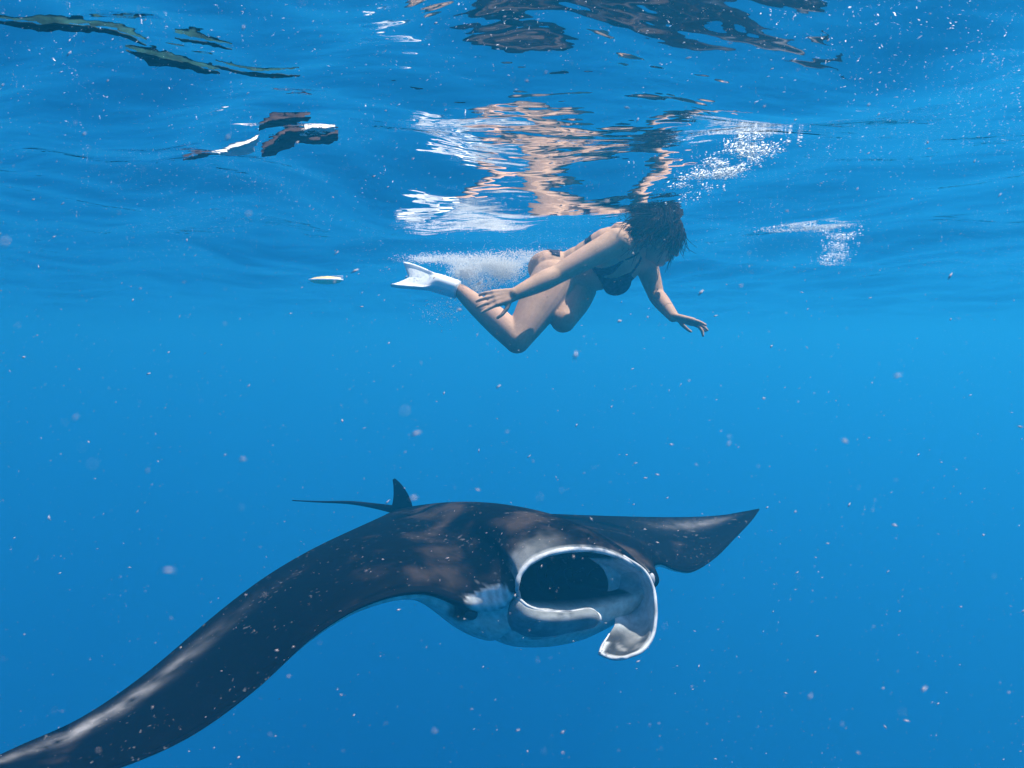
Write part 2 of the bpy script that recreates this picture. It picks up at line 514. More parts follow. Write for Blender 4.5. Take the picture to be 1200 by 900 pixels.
# white lip round the gape
up_pts = [P(*U[i], mouth_depth(U[i][0]) - .004) for i in range(9)]
lo_pts = [P(*Lw[i], mouth_depth(Lw[i][0]) + .040) for i in range(9)]
lp = spline([list(p) for p in up_pts[::-1] + lo_pts[:5] + [P(690, 715, 2.735)]], 90)
rad = [(0.0060 + 0.0035 * math.sin(math.pi * min(1, i / 60.0)) + 0.0012 * math.sin(i * .9) * math.sin(i * .23)) for i in range(90)]
V, Fc = tube(lp, rad, 10)
mesh_obj('lip', V, Fc, M_RIM, manta)

# gill plates inside the throat
for k in range(7):
    a0 = Vector(P(618 + 13 * k, 662 + 0.8 * k, 2.86 + .02 * k)); a1 = Vector(P(632 + 11 * k, 712 - 1.2 * k, 2.90 + .02 * k))
    mid = (a0 + a1) / 2 + Vector((-.03, .10, 0))
    mid += Vector((random.gauss(0, .015), random.gauss(0, .02), random.gauss(0, .01)))
    pth = spline([list(a0), list(mid), list(a1)], 12)
    V, Fc = tube(pth, [random.uniform(.002, .004)] * 12, 6)
    mesh_obj('gill_plate', V, Fc, M_GILL, manta)

def sheet(name, rows, thick, nr, nc, parent, colf, mat=M_FIN, rim=None):
    """A thin closed sheet from rows of control points, edge rounded."""
    R = [[np.array(P(*p)) for p in r] for r in rows]
    A = np.array([spline(r, nc) for r in R])              # rows x nc x 3
    G = np.array([spline(A[:, c], nr) for c in range(nc)]).transpose(1, 0, 2)
    du = np.gradient(G, axis=0); dv = np.gradient(G, axis=1)
    nn = np.cross(du, dv); nn /= np.linalg.norm(nn, axis=2, keepdims=True) + 1e-9
    V, Cc, Fc = [], [], []
    for side in (1, -1):
        for r in range(nr):
            for c in range(nc):
                e = min(c / (nc - 1), 1 - c / (nc - 1), (1 - r / (nr - 1)) * 1.4)
                th = thick * min(1, math.sqrt(max(e, 0) / 0.12) if e < .12 else 1)
                p = G[r, c] + nn[r, c] * side * th * .5
                V.append(p); Cc.append(colf(r / (nr - 1), c / (nc - 1), side, Vector(p)))
    o = nr * nc
    for r in range(nr - 1):
        for c in range(nc - 1):
            a = r * nc + c
            Fc.append((a, a + 1, a + nc + 1, a + nc)); Fc.append((o + a, o + a + nc, o + a + nc + 1, o + a + 1))
    for r in range(nr - 1):
        a = r * nc; Fc.append((a, a + nc, o + a + nc, o + a))
        a = r * nc + nc - 1; Fc.append((a, o + a, o + a + nc, a + nc))
    for c in range(nc - 1):
        Fc.append((c, o + c, o + c + 1, c + 1)); a = (nr - 1) * nc + c; Fc.append((a, a + 1, o + a + 1, o + a))
    ob = mesh_obj(name, V, Fc, mat, parent)
    set_color_attr(ob, np.array(Cc))
    b = bmesh.new(); b.from_mesh(ob.data); bmesh.ops.recalc_face_normals(b, faces=b.faces); b.to_mesh(ob.data); b.free()
    return ob, G

# left cephalic fin: unrolled, hanging like a paddle beside the mouth
def colL(r, c, side, p):
    nz = fbm(p, 12.0)
    base = lerp(TEAL * 1.35, GREY * .22, sstep(.5, .75, r))
    base = lerp(base, WHITE * .7, sstep(.15, .5, nz) * .35 + .5 * math.exp(-((r - .68) / .1) ** 2 - ((c - .45) / .2) ** 2))
    base = lerp(base, WHITE, (1 - sstep(.0, .10, c)) + sstep(.955, .995, r))
    if r > .8: base = lerp(base, WHITE, sstep(.88, .98, c))
    return np.clip(base, 0, .7)
rows = [[(730, 652, 2.86), (718, 655, 2.93), (704, 655, 2.97), (689, 653, 2.97)],
        [(754, 668, 2.88), (743, 671, 2.97), (726, 671, 3.01), (706, 666, 2.98)],
        [(765, 688, 2.87), (754, 691, 2.97), (735, 690, 3.02), (713, 684, 2.99)],
        [(768, 707, 2.84), (757, 710, 2.94), (738, 710, 3.00), (711, 703, 2.97)],
        [(768, 727, 2.81), (759, 731, 2.89), (742, 731, 2.92), (721, 727, 2.89)],
        [(764, 747, 2.77), (752, 750, 2.83), (734, 747, 2.85), (714, 743, 2.81)],
        [(752, 763, 2.73), (738, 765, 2.77), (722, 762, 2.78), (706, 756, 2.74)],
        [(732, 771, 2.70), (722, 772, 2.72), (712, 770, 2.72), (703, 766, 2.70)]]
cf, G = sheet('cephalic_fin', rows, .018, 46, 22, manta, colL)
edge = [G[r, 0] for r in range(0, 46, 2)] + [G[45, c] for c in range(0, 22, 3)] + [G[45, 21]] + [G[r, 21] for r in range(44, 30, -2)]
V, Fc = tube(spline(edge, 90), [0.0068 * (1 - 0.6 * max(0, (i - 70) / 20)) for i in range(90)], 8)
mesh_obj('fin_rim', V, Fc, M_RIM, cf)

# right cephalic fin: rolled into a forward horn under the gape
def colR(r, c, side, p):
    nz = fbm(p, 12.0)
    base = lerp(TEAL * .42, TEAL * .55, sstep(-.2, .5, nz))
    base = lerp(base, WHITE, (1 - sstep(0, .08, c)) + sstep(.93, .99, c) * .7)
    return np.clip(base, 0, .7)
rows = [[(598, 698, 2.76), (594, 708, 2.80), (590, 722, 2.84), (588, 742, 2.88)],
        [(608, 702, 2.655), (602, 714, 2.66), (598, 730, 2.72), (602, 745, 2.79)],
        [(620, 711, 2.65), (613, 722, 2.64), (614, 736, 2.68), (626, 747, 2.74)],
        [(642, 717, 2.68), (638, 726, 2.64), (640, 737, 2.67), (652, 745, 2.72)],
        [(668, 717, 2.70), (666, 725, 2.66), (668, 734, 2.68), (676, 740, 2.72)],
        [(690, 714, 2.72), (692, 721, 2.68), (692, 730, 2.69), (690, 736, 2.72)],
        [(700, 719, 2.73), (703, 723, 2.71), (702, 729, 2.71), (696, 733, 2.73)]]
cf2, G2 = sheet('cephalic_fin', rows, .016, 46, 22, manta, colR)
edge = [G2[r, 0] for r in range(0, 46, 2)] + [G2[45, c] for c in range(0, 22, 4)] + [G2[45, 21]] + [G2[r, 21] for r in range(43, 34, -3)]
V, Fc = tube(spline(edge, 80), 0.0058, 8)
mesh_obj('fin_rim', V, Fc, M_RIM, cf2)
strip = spline([list(P(602, 745, 2.79)), list(P(630, 747, 2.73)), list(P(660, 743, 2.705)), list(P(690, 737, 2.71))], 24)
V, Fc = tube(strip, [0.010 - 0.006 * i / 23 for i in range(24)], 8)
mesh_obj('fin_rim', V, Fc, M_RIM, cf2)

# eye
def ball(c, r, seg=16, sc=(1, 1, 1)):
    V, Fc = [], []
    c = Vector(c)
    for i in range(seg + 1):
        a = math.pi * i / seg
        for j in range(seg):
            b = 2 * math.pi * j / seg
            V.append(c + Vector((r * sc[0] * math.sin(a) * math.cos(b), r * sc[1] * math.sin(a) * math.sin(b), r * sc[2] * math.cos(a))))
    for i in range(seg):
        for j in range(seg):
            Fc.append((i * seg + j, (i + 1) * seg + j, (i + 1) * seg + (j + 1) % seg, i * seg + (j + 1) % seg))
    return V, Fc
V, Fc = ball(P(552, 719, 2.765), .026, 16, (1, .8, .9))
mesh_obj('eye', V, Fc, M_EYE, manta)
V, Fc = ball(P(764, 679, 2.9), .016, 14, (.7, 1, 1.5))
mesh_obj('head_knob', V, Fc, M_RIM, manta)

# dorsal fin
rows_d = [(484, 597, 3.90, 456, 603, 4.02, .022), (482, 588, 3.92, 459, 594, 4.02, .018), (477, 577, 3.95, 461, 582, 4.03, .013), (470, 567, 3.99, 461, 570, 4.04, .009), (463, 560.5, 4.03, 460, 562, 4.04, .004)]
V, Fc = [], []
rr = spline([list(P(a, b, c)) + list(P(d, e, f)) + [t] for a, b, c, d, e, f, t in rows_d], 16)
seg = 16
for row in rr:
    A, Bv, t = Vector(row[:3]), Vector(row[3:6]), row[6]
    ch = (Bv - A); nv = ch.cross(Vector((0, 0, 1))).normalized()
    for k in range(seg):
        an = 2 * math.pi * k / seg
        V.append((A + Bv) / 2 - ch * .5 * math.cos(an) + nv * (t * .5 * math.sin(an)))
for i in range(len(rr) - 1):
    for k in range(seg):
        a, b = i * seg + k, i * seg + (k + 1) % seg
        Fc.append((a, b, b + seg, a + seg))
Fc.append(tuple((len(rr) - 1) * seg + k for k in range(seg)))
mesh_obj('dorsal_fin', V, Fc, M_DARK, manta)

# tail
pt = spline([list(P(480, 600, 3.95)), list(P(462, 597, 4.05)), list(P(440, 593, 4.15)), list(P(410, 589, 4.28)), (P(375, 588, 4.42)), list(P(343, 586.5, 4.55))], 40)
V, Fc = tube(pt, [0.026 * (1 - i / 39) ** 1.6 + 0.0035 for i in range(40)], 10)
mesh_obj('tail', V, Fc, M_DARK, manta)


# ------------------------------------------------------------------ swimmer
def V3(*a): return Vector(a)
person = empty('person', P(690, 320, 4.0))
tag(person, 'swimmer in dark bikini at the surface, one arm trailing, knees bent', 'person')

class Blob:
    """Closed round solids that are fused into one skin afterwards."""
    def __init__(self): self.V, self.F = [], []
    def add(self, V, F):
        o = len(self.V); self.V += [Vector(v) for v in V]; self.F += [tuple(i + o for i in f) for f in F]
    def capsule(self, a, b, ra, rb, seg=18):
        a, b = Vector(a), Vector(b)
        t = (b - a).normalized()
        path, rad = [], []
        for k in range(6):
            an = math.pi / 2 * (1 - k / 6.0) 
            path.append(a - t * ra * math.sin(an)); rad.append(max(1e-4, ra * math.cos(an)))
        for k in range(8):
            f = k / 7.0; path.append(a.lerp(b, f)); rad.append(ra + (rb - ra) * f)
        for k in range(1, 7):
            an = math.pi / 2 * (k / 6.0)
            path.append(b + t * rb * math.sin(an)); rad.append(max(1e-4, rb * math.cos(an)))
        self.add(*tube(path, rad, seg))
    def ell(self, c, ax, r, seg=20):
        c = Vector(c); V, Fc = ball((0, 0, 0), 1.0, seg)
        self.add([c + ax[0] * (v.x * r[0]) + ax[1] * (v.y * r[1]) + ax[2] * (v.z * r[2]) for v in V], Fc)
    def limb(self, pts, rad):
        """bulging limb segment through points with radii"""
        p = [Vector(q) for q in spline([list(q) for q in pts], 26)]; r = list(spline([[x] for x in rad], 26)[:, 0])
        t0 = (p[1] - p[0]).normalized(); t1 = (p[-1] - p[-2]).normalized()
        for k in range(1, 7):
            an = math.pi / 2 * k / 6.0
            p.insert(0, Vector(pts[0]) - t0 * rad[0] * math.sin(an)); r.insert(0, max(1e-4, rad[0] * math.cos(an)))
            p.append(Vector(pts[-1]) + t1 * rad[-1] * math.sin(an)); r.append(max(1e-4, rad[-1] * math.cos(an)))
        self.add(*tube(p, r, 22))
    def fuse(self, name, voxel, mat, smooth_it, parent):
        me = bpy.data.meshes.new(name + '_raw')
        me.from_pydata([tuple(v) for v in self.V], [], self.F); me.update()
        ob = bpy.data.objects.new(name + '_raw', me); COL.objects.link(ob)
        rm = ob.modifiers.new('r', 'REMESH'); rm.mode = 'VOXEL'; rm.voxel_size = voxel; rm.adaptivity = 0
        sm = ob.modifiers.new('s', 'SMOOTH'); sm.factor = 0.5; sm.iterations = smooth_it
        dg = bpy.context.evaluated_depsgraph_get()
        res = bpy.data.meshes.new_from_object(ob.evaluated_get(dg))
        bpy.data.objects.remove(ob); bpy.data.meshes.remove(me)
        res.name = name
        res.polygons.foreach_set('use_smooth', [True] * len(res.polygons))
        res.materials.clear(); res.materials.append(mat)
        return link(bpy.data.objects.new(name, res), parent)

B_ = Blob()
pel, nec = P(657, 327, 4.06), P(748, 289, 3.92)
AX = (nec - pel).normalized()                         # pelvis to neck
FR = V3(0.20, -0.74, -0.64); FR = (FR - AX * FR.dot(AX)).normalized()   # chest side
RT = FR.cross(AX).normalized()                        # her right
ax3 = (AX, RT, FR)
TL = (nec - pel).length
def tp(a, r=0, f=0): return pel + AX * (a * TL) + RT * r + FR * f
B_.ell(tp(-.02), ax3, (.14, .175, .125))
B_.ell(tp(.28), ax3, (.17, .140, .110))
B_.ell(tp(.48), ax3, (.17, .150, .120))
B_.ell(tp(.68), ax3, (.16, .175, .125))
B_.ell(tp(.88, 0, -.02), ax3, (.09, .170, .085))
for sgn in (1, -1):
    B_.ell(tp(.62, .078 * sgn, .095), ax3, (.075, .072, .065))
    B_.ell(tp(-.10, .080 * sgn, -.045), ax3, (.100, .088, .080))
shR, shL = P(722, 283, 3.79), P(757, 309, 4.04)
elR, wrR = P(652, 322, 3.70), P(603, 345, 3.60)
elL, wrL = P(769, 346, 4.00), P(789, 371, 3.86)
hiR, knR, anR = P(648, 330, 3.97), P(606, 399, 3.78), P(541, 342, 3.95)
hiL, knL, anL = P(674, 336, 4.12), P(660, 375, 3.88), P(655, 334, 4.26)
for sh in (shR, shL):
    B_.capsule(tp(.86), sh, .085, .068)
B_.limb([shR, shR.lerp(elR, .45), elR], [.066, .060, .047])
B_.limb([elR, elR.lerp(wrR, .35), wrR], [.047, .048, .031])
B_.limb([shL, shL.lerp(elL, .45), elL], [.062, .054, .042])
B_.limb([elL, elL.lerp(wrL, .35), wrL], [.043, .042, .029])
for hi, kn, an, sg in ((hiR, knR, anR, 1), (hiL, knL, anL, -1)):
    B_.limb([hi, hi.lerp(kn, .4) , kn], [.118, .106, .065])
    back = (an - kn).normalized()
    cb = ((hi - kn).normalized() + back).normalized()
    B_.limb([kn, kn.lerp(an, .35) + cb * .012, kn.lerp(an, .75), an], [.064, .069, .052, .038])
B_.capsule(tp(.95), P(762, 282, 3.91), .062, .056)

# head, looking ahead and down
hd = P(773, 277, 3.90)
HF = V3(0.80, -0.25, -0.48).normalized()              # face direction
HU = (V3(0.30, 0.0, 1.0)); HU = (HU - HF * HU.dot(HF)).normalized()
HR = HF.cross(HU).normalized()
hx3 = (HF * 1.12, HR * 1.12, HU * 1.12)
HS = 1.12
def hp(f, r, u_): return hd + (HF * f + HR * r + HU * u_) * HS
B_.ell(hp(-.012, 0, .025), hx3, (.093, .074, .085))
B_.ell(hp(.025, 0, -.035), hx3, (.068, .060, .085))
B_.ell(hp(.055, 0, -.095), hx3, (.030, .032, .026))   # chin
B_.capsule(hp(.086, 0, .006), hp(.108, 0, -.034), .009, .014, 10)   # nose
for sgn in (1, -1):
    B_.ell(hp(.060, .036 * sgn, -.035), hx3, (.026, .024, .024))    # cheek
    B_.ell(hp(-.010, .074 * sgn, -.020), hx3, (.018, .010, .030))   # ear
    B_.ell(hp(.074, .030 * sgn, .022), hx3, (.014, .024, .009))     # brow
B_.ell(hp(.088, 0, -.062), hx3, (.010, .024, .006)); B_.ell(hp(.086, 0, -.073), hx3, (.010, .021, .007))   # lips

# hands
def hand(wr, dirv, nrm, thumb_side, curl, size=1.0):
    D = dirv.normalized(); Nn = (nrm - D * nrm.dot(D)).normalized(); Sd = D.cross(Nn).normalized() * thumb_side
    L_ = .085 * size
    for k in range(4):
        s_ = (k - 1.5) * .019 * size
        B_.capsule(wr + D * .01 - Sd * (s_ * .6), wr + D * L_ - Sd * s_, .014 * size, .0125 * size, 12)
    lens = [.072, .080, .075, .058]
    for k in range(4):
        s_ = (k - 1.5) * .019 * size
        p = wr + D * L_ - Sd * s_
        d = (D - Sd * ((k - 1.5) * .16)).normalized()
        for j in range(3):
            c = curl[k] * (j + .6)
            dd = (d * math.cos(c) + Nn * math.sin(c)).normalized()
            q = p + dd * (lens[k] * size * (.45, .32, .23)[j])
            B_.capsule(p, q, (.0098 - .001 * j) * size, (.0090 - .001 * j) * size, 10)
            p = q
    p = wr + D * .028 + Sd * .022
    for j, ln in enumerate((.040, .032, .024)):
        dd = (D * (.55 + .2 * j) + Sd * (.75 - .2 * j) + Nn * .25).normalized()
        q = p + dd * ln * size
        B_.capsule(p, q, .0125 - .0015 * j, .0112 - .0015 * j, 10); p = q
hand(wrR, P(564, 353, 3.56) - wrR, V3(.2, .9, -.35), 1, [.10, .16, .22, .30], 1.15)
hand(wrL, P(818, 379, 3.84) - wrL, V3(-.2, -.2, -1), 1, [.12, .45, .22, .12], 1.15)

# feet
fdR = (P(500, 322, 3.95) - anR).normalized()
fdL = (P(625, 322, 4.45) - anL).normalized()
for an, fd in ((anR, fdR), (anL, fdL)):
    B_.ell(an - fd * .02, (fd, fd.orthogonal().normalized(), fd.cross(fd.orthogonal().normalized())), (.05, .036, .036))
    B_.capsule(an, an + fd * .09, .034, .028); B_.capsule(an + fd * .09, an + fd * .15, .028, .014)
pb = B_.fuse('body', .0048, M_SKIN, 8, person)

# bikini: cloth shells lying on the skin
me = pb.data
co = np.empty(len(me.vertices) * 3, np.float32); me.vertices.foreach_get('co', co); co = co.reshape(-1, 3)
no = np.empty(len(me.vertices) * 3, np.float32); me.vertices.foreach_get('normal', no); no = no.reshape(-1, 3)
rel = co - np.array(pel)
a_ = rel @ np.array(AX) / TL; r_ = rel @ np.array(RT); f_ = rel @ np.array(FR)
arm = np.zeros(len(co), bool)
for s0, s1, rr_ in ((shR, elR, .105), (elR, wrR, .12), (shL, elL, .095), (elL, wrL, .1)):
    A = np.array(s0); Bb = np.array(s1); ab = Bb - A
    t = np.clip((co - A) @ ab / (ab @ ab), 0, 1)
    arm |= np.linalg.norm(co - A - t[:, None] * ab, axis=1) < rr_ * (1 - .45 * t)
cup = np.zeros(len(co), bool)
for sgn in (1, -1):
    cup |= (np.abs(r_ - .078 * sgn) < .078 * np.clip(1.0 - (a_ - .50) * 1.6, .12, 1)) & (a_ > .50) & (a_ < .82) & (f_ > .02)
band = (np.abs(a_ - .50) < .035) | ((np.abs(a_ - .54) < .03) & (f_ < .03))
strap = (a_ > .72) & (a_ < 1.0) & (np.abs(np.abs(r_) - .068 * np.clip((1.1 - a_) / .35, .3, 1)) < .009) 
top = (cup | (band & (np.abs(a_ - .5) < .2)) | strap) & ~arm
wd = np.clip(.19 * (a_ + .42) / .55, .03, .22)
bot = (a_ < .15) & (a_ > -.36) & (np.abs(r_) < wd) & ~arm
legm = np.zeros(len(co), bool)
for kn, hi in ((knR, hiR), (knL, hiL)):
    d = np.array((kn - hi).normalized()); legm |= ((co - np.array(hi)) @ d) > .085
bot &= ~legm
def shell(name, mask, off, mat):
    pol = [tuple(p.vertices) for p in me.polygons]
    keep = [p for p in pol if all(mask[i] for i in p)]
    used = sorted({i for p in keep for i in p}); mp_ = {v: k for k, v in enumerate(used)}
    vs = [co[i] + no[i] * off for i in used]
    ob = mesh_obj(name, vs, [tuple(mp_[i] for i in p) for p in keep], mat, person)
    so = ob.modifiers.new('thick', 'SOLIDIFY'); so.thickness = .006; so.offset = -1
    sm = ob.modifiers.new('s', 'SMOOTH'); sm.iterations = 3
    return ob
shell('bikini_top', top, .005, M_BIKINI)
shell('bikini_bottom', bot, .005, M_BIKINI)

# hair: a fitted cap and many wet locks
capV, capF = [], []
nA, nB = 28, 36
for i in range(nA + 1):
    th = math.radians(112) * i / nA
    for j in range(nB):
        ph = 2 * math.pi * j / nB
        lim = th * (1.0 - .42 * max(0, math.cos(ph)) ** 1.2)
        d = V3(math.sin(lim) * math.cos(ph), math.sin(lim) * math.sin(ph), math.cos(lim))
        rr_ = 1.10 + .05 * fbm((d.x * 3, d.y * 3, d.z * 3), 2.0) + .035 * math.sin(ph * 13 + 3 * th)
        capV.append(hp(-.014, 0, .024) + (HF * (d.x * .098 * rr_) + HR * (d.y * .080 * rr_) + HU * (d.z * .090 * rr_)) * HS)
for i in range(nA):
    for j in range(nB):
        capF.append((i * nB + j, i * nB + (j + 1) % nB, (i + 1) * nB + (j + 1) % nB, (i + 1) * nB + j))
hair = mesh_obj('hair', capV, capF, M_HAIR, person)
so = hair.modifiers.new('thick', 'SOLIDIFY'); so.thickness = .012; so.offset = -1
LV, LF = [], []
for k in range(950):
    ph = random.uniform(0, 6.28); th = math.radians(random.uniform(8, 112))
    th *= (1.0 - .40 * max(0, math.cos(ph)))
    d = V3(math.sin(th) * math.cos(ph), math.sin(th) * math.sin(ph), math.cos(th))
    p0 = hp(-.014, 0, .024) + (HF * (d.x * .100) + HR * (d.y * .083) + HU * (d.z * .092)) * HS
    ln = random.uniform(.06, .15)
    grp = mnoise.noise_vector(Vector((d.x, d.y, d.z)) * 2.6)
    fall = (V3(-.60, -.20 - .25 * max(0, d.y), -.55) + grp * .45 + V3(random.gauss(0, .07), random.gauss(0, .07), random.gauss(0, .07))).normalized()
    outw = (HF * d.x + HR * d.y + HU * d.z)
    p1 = p0 + outw * .026 + fall * ln * .35
    p2 = p1 + fall * ln * .4 + grp * .03 + V3(random.gauss(0, .008), random.gauss(0, .008), -.01 + random.gauss(0, .008))
    p3 = p2 + fall * ln * .4 + grp * .03 + V3(random.gauss(0, .02), random.gauss(0, .02), -.015 + random.gauss(0, .014))
    pts = spline([list(p0), list(p1), list(p2), list(p3)], 11)
    pts[:, 2] = np.minimum(pts[:, 2], 0.02)
    V, Fc = tube(pts, [.0036 * (1 - .8 * i / 10) for i in range(11)], 5)
    o = len(LV); LV += V; LF += [tuple(i + o for i in f) for f in Fc]
lk = mesh_obj('hair_locks', LV, LF, M_HAIR, hair)
lk['kind'] = 'stuff'

# mask over the eyes with a strap
mk = Blob()
mk.ell(hp(.078, 0, .012), hx3, (.028, .066, .038))
mob = mk.fuse('mask', .006, M_MASK, 3, person)
ring = [hp(-.012 + .103 * math.cos(a), .083 * math.sin(a), .018) for a in np.linspace(0, 2 * math.pi, 40, endpoint=False)]
V, Fc = tube(ring, .007, 8, closed=True); mesh_obj('mask_strap', V, Fc, M_MASK, mob)

# swim fin on the right foot: foot pocket and a notched blade
def swim_fin(an, fd, side_v, ln, w0, w1):
    Sd_ = (side_v - fd * side_v.dot(fd)).normalized(); Nn = fd.cross(Sd_)
    V, Fc = [], []
    nr, nc = 26, 17
    for s in (1, -1):
        for i in range(nr):
            f = i / (nr - 1)
            for j in range(nc):
                c = (j / (nc - 1) - .5) * 2
                wdt = (w0 + (w1 - w0) * sstep(.2, .95, f)) 
                l_ = ln * f - (.07 * f ** 6) * (1 - abs(c)) ** 1.0 * 1.0
                th = (.046 * (1 - sstep(.30, .52, f)) * math.sqrt(max(0, 1 - c * c)) + .006 + .006 * (1 if abs(c) > .85 else 0)) * (1 if f > .02 else .9)
                bend = .05 * f * f
                V.append(an + fd * (l_ - .01) + Sd_ * (c * wdt) + Nn * (s * th + bend))
    o = nr * nc
    for i in range(nr - 1):
        for j in range(nc - 1):
            a = i * nc + j
            Fc.append((a, a + 1, a + nc + 1, a + nc)); Fc.append((o + a, o + a + nc, o + a + nc + 1, o + a + 1))
    for i in range(nr - 1):
        a = i * nc; Fc.append((a, a + nc, o + a + nc, o + a)); a = i * nc + nc - 1; Fc.append((a, o + a, o + a + nc, a + nc))
    for j in range(nc - 1):
        Fc.append((j, o + j, o + j + 1, j + 1)); a = (nr - 1) * nc + j; Fc.append((a, a + 1, o + a + 1, o + a))
    ob = mesh_obj('swim_fin', V, Fc, M_FINW, person)
    b = bmesh.new(); b.from_mesh(ob.data); bmesh.ops.recalc_face_normals(b, faces=b.faces); b.to_mesh(ob.data); b.free()
    return ob
swim_fin(anR + fdR * .03, (P(462, 314, 4.0) - (anR + fdR * .03)).normalized(), V3(0.05, .50, .86), .35, .042, .078)

# ------------------------------------------------------------------ bubbles, foam and drifting specks
_gx = np.linspace(-6, 6, 601); _gy = np.linspace(0, 9, 451)
_gz = wave_z(*np.meshgrid(_gx, _gy))
def wq(x, y):
    return float(_gz[min(450, max(0, int(round(y / .02)))), min(600, max(0, int(round((x + 6) / .02))))])

def octa(V, Fc, p, r, st_=(1, 1, 1), R=None):
    o = len(V)
    for d in ((1, 0, 0), (-1, 0, 0), (0, 1, 0), (0, -1, 0), (0, 0, 1), (0, 0, -1)):
        q = Vector((d[0] * st_[0], d[1] * st_[1], d[2] * st_[2])) * r
        if R is not None: q = R @ q
        V.append(Vector(p) + q)
    for a, b, c in ((0, 2, 4), (2, 1, 4), (1, 3, 4), (3, 0, 4), (2, 0, 5), (1, 2, 5), (3, 1, 5), (0, 3, 5)):
        Fc.append((o + a, o + b, o + c))

def bubbles(name, centers, n, rmin, rmax, label, cat):
    V, Fc = [], []
    tot = sum(c[2] for c in centers)
    for (c, sg, wt) in centers:
        for k in range(int(n * wt / tot)):
            p = Vector(c) + Vector((random.gauss(0, sg[0]), random.gauss(0, sg[1]), random.gauss(0, sg[2])))
            zs = wq(p.x, p.y) - .004
            if p.z > zs: p.z = zs - abs(random.gauss(0, .008))
            octa(V, Fc, p, rmin + (rmax - rmin) * random.random() ** 3)
    ob = mesh_obj(name, V, Fc, M_FOAM)
    tag(ob, label, cat, kind='stuff')
    return ob

bubbles('splash_bubbles', [(P(570, 308, 4.1), (.085, .07, .022), 5), (P(590, 318, 4.1), (.05, .06, .030), 4), (P(520, 303, 4.06), (.10, .05, .012), 2), (P(545, 318, 4.0), (.035, .04, .022), 3),
                           (P(560, 335, 4.05), (.05, .05, .030), 1.5), (P(620, 298, 4.1), (.10, .08, .010), 1.2)], 27000, .0008, .0032,
        'white cloud of bubbles kicked up beside the raised foot', 'bubbles')
mfm, N, L, B = new_mat('foam_cloud'); N.remove(B)
out = [n_ for n_ in N if n_.type == 'OUTPUT_MATERIAL'][0]
pv = N.new('ShaderNodeVolumePrincipled')
pv.inputs['Color'].default_value = (0.97, 0.99, 1.0, 1); pv.inputs['Density'].default_value = 10.0; pv.inputs['Anisotropy'].default_value = 0.0
L.new(pv.outputs[0], out.inputs['Volume'])
fb_ = Blob()
E3 = (V3(1, 0, 0), V3(0, 1, 0), V3(0, 0, 1))
for (px_, py_, d_, rx, rz) in ((575, 312, 4.12, .085, .028), (600, 310, 4.14, .070, .030), (560, 320, 4.10, .050, .034), (592, 324, 4.10, .040, .026), (620, 304, 4.16, .060, .018), (535, 306, 4.10, .075, .018), (500, 304, 4.08, .075, .014), (548, 330, 4.08, .030, .022), (575, 332, 4.08, .030, .020)):
    c_ = P(px_, py_, d_); c_.z = min(c_.z, wq(c_.x, c_.y) - rz * .8)
    fb_.ell(c_, E3, (rx, rx * .8, rz), 14)
fc_ = fb_.fuse('splash_foam', .010, mfm, 2, None)
for v in fc_.data.vertices:
    v.co += v.normal * (.012 * fbm(v.co, 26.0))
tag(fc_, 'soft white foam cloud churned up behind the raised foot', 'foam', kind='stuff')
bubbles('trailing_bubbles', [(P(515, 365, 4.05), (.07, .05, .035), 2), (P(540, 352, 4.05), (.05, .05, .03), 2)], 420, .0012, .0042,
        'sparse sparkling bubbles drifting below the raised foot', 'bubbles')

def foam(name, line, n, spread, label):
    V, Fc = [], []
    pts = spline([list(p) for p in line], 60)
    for k in range(n):
        f = int(random.random() * 60) % 60
        p = Vector(pts[f]) + Vector((random.gauss(0, spread), random.gauss(0, spread * 2.2), 0))
        if fbm(p, 7.0) < .05 + random.gauss(0, .12): continue
        p.z = wq(p.x, p.y) - .003 - abs(random.gauss(0, .006))
        octa(V, Fc, p, .0008 + .0042 * random.random() ** 4, (2.0, 1.3, .7), Matrix.Rotation(random.uniform(0, 3), 3, 'Z'))
    ob = mesh_obj(name, V, Fc, M_FOAM)
    tag(ob, label, 'foam', kind='stuff')
def surf(px, py):
    """Where the bearing of a pixel meets the mean water level."""
    a, b = P(px, py, 1.0), P(px, py, 2.0)
    t = (0 - a.z) / (b.z - a.z)
    return a + (b - a) * t
foam('foam_streak', [surf(915, 258), surf(945, 266), surf(985, 283), surf(970, 300)], 7000, .045, 'bright wedge of foam on the surface ahead of the swimmer')
foam('foam_patch', [surf(808, 216), surf(840, 204), surf(862, 196), surf(892, 180)], 5200, .050, 'sparkling broken foam patch above the swimmer\'s head')

# fine bubbles stirred in just under the surface
V, Fc = [], []
for k in range(26000):
    y = 1.5 + 6.0 * random.random() ** 1.1
    x = (random.random() ** .8 * 1.5 - .72) * y
    if mnoise.noise(Vector((x * 1.1, y * 1.6, 3.0))) < random.gauss(.05, .22): continue
    p = Vector((x, y, wq(x, y) - .006 - abs(random.gauss(0, .07))))
    octa(V, Fc, p, .0004 + .0013 * random.random() ** 4, (random.uniform(1, 3.2), .8, .6), Matrix.Rotation(random.gauss(-.4, .4), 3, 'Y'))
fb = mesh_obj('fine_bubbles', V, Fc, M_FOAM)
tag(fb, 'fine white bubbles stirred in just under the sea surface', kind='stuff')

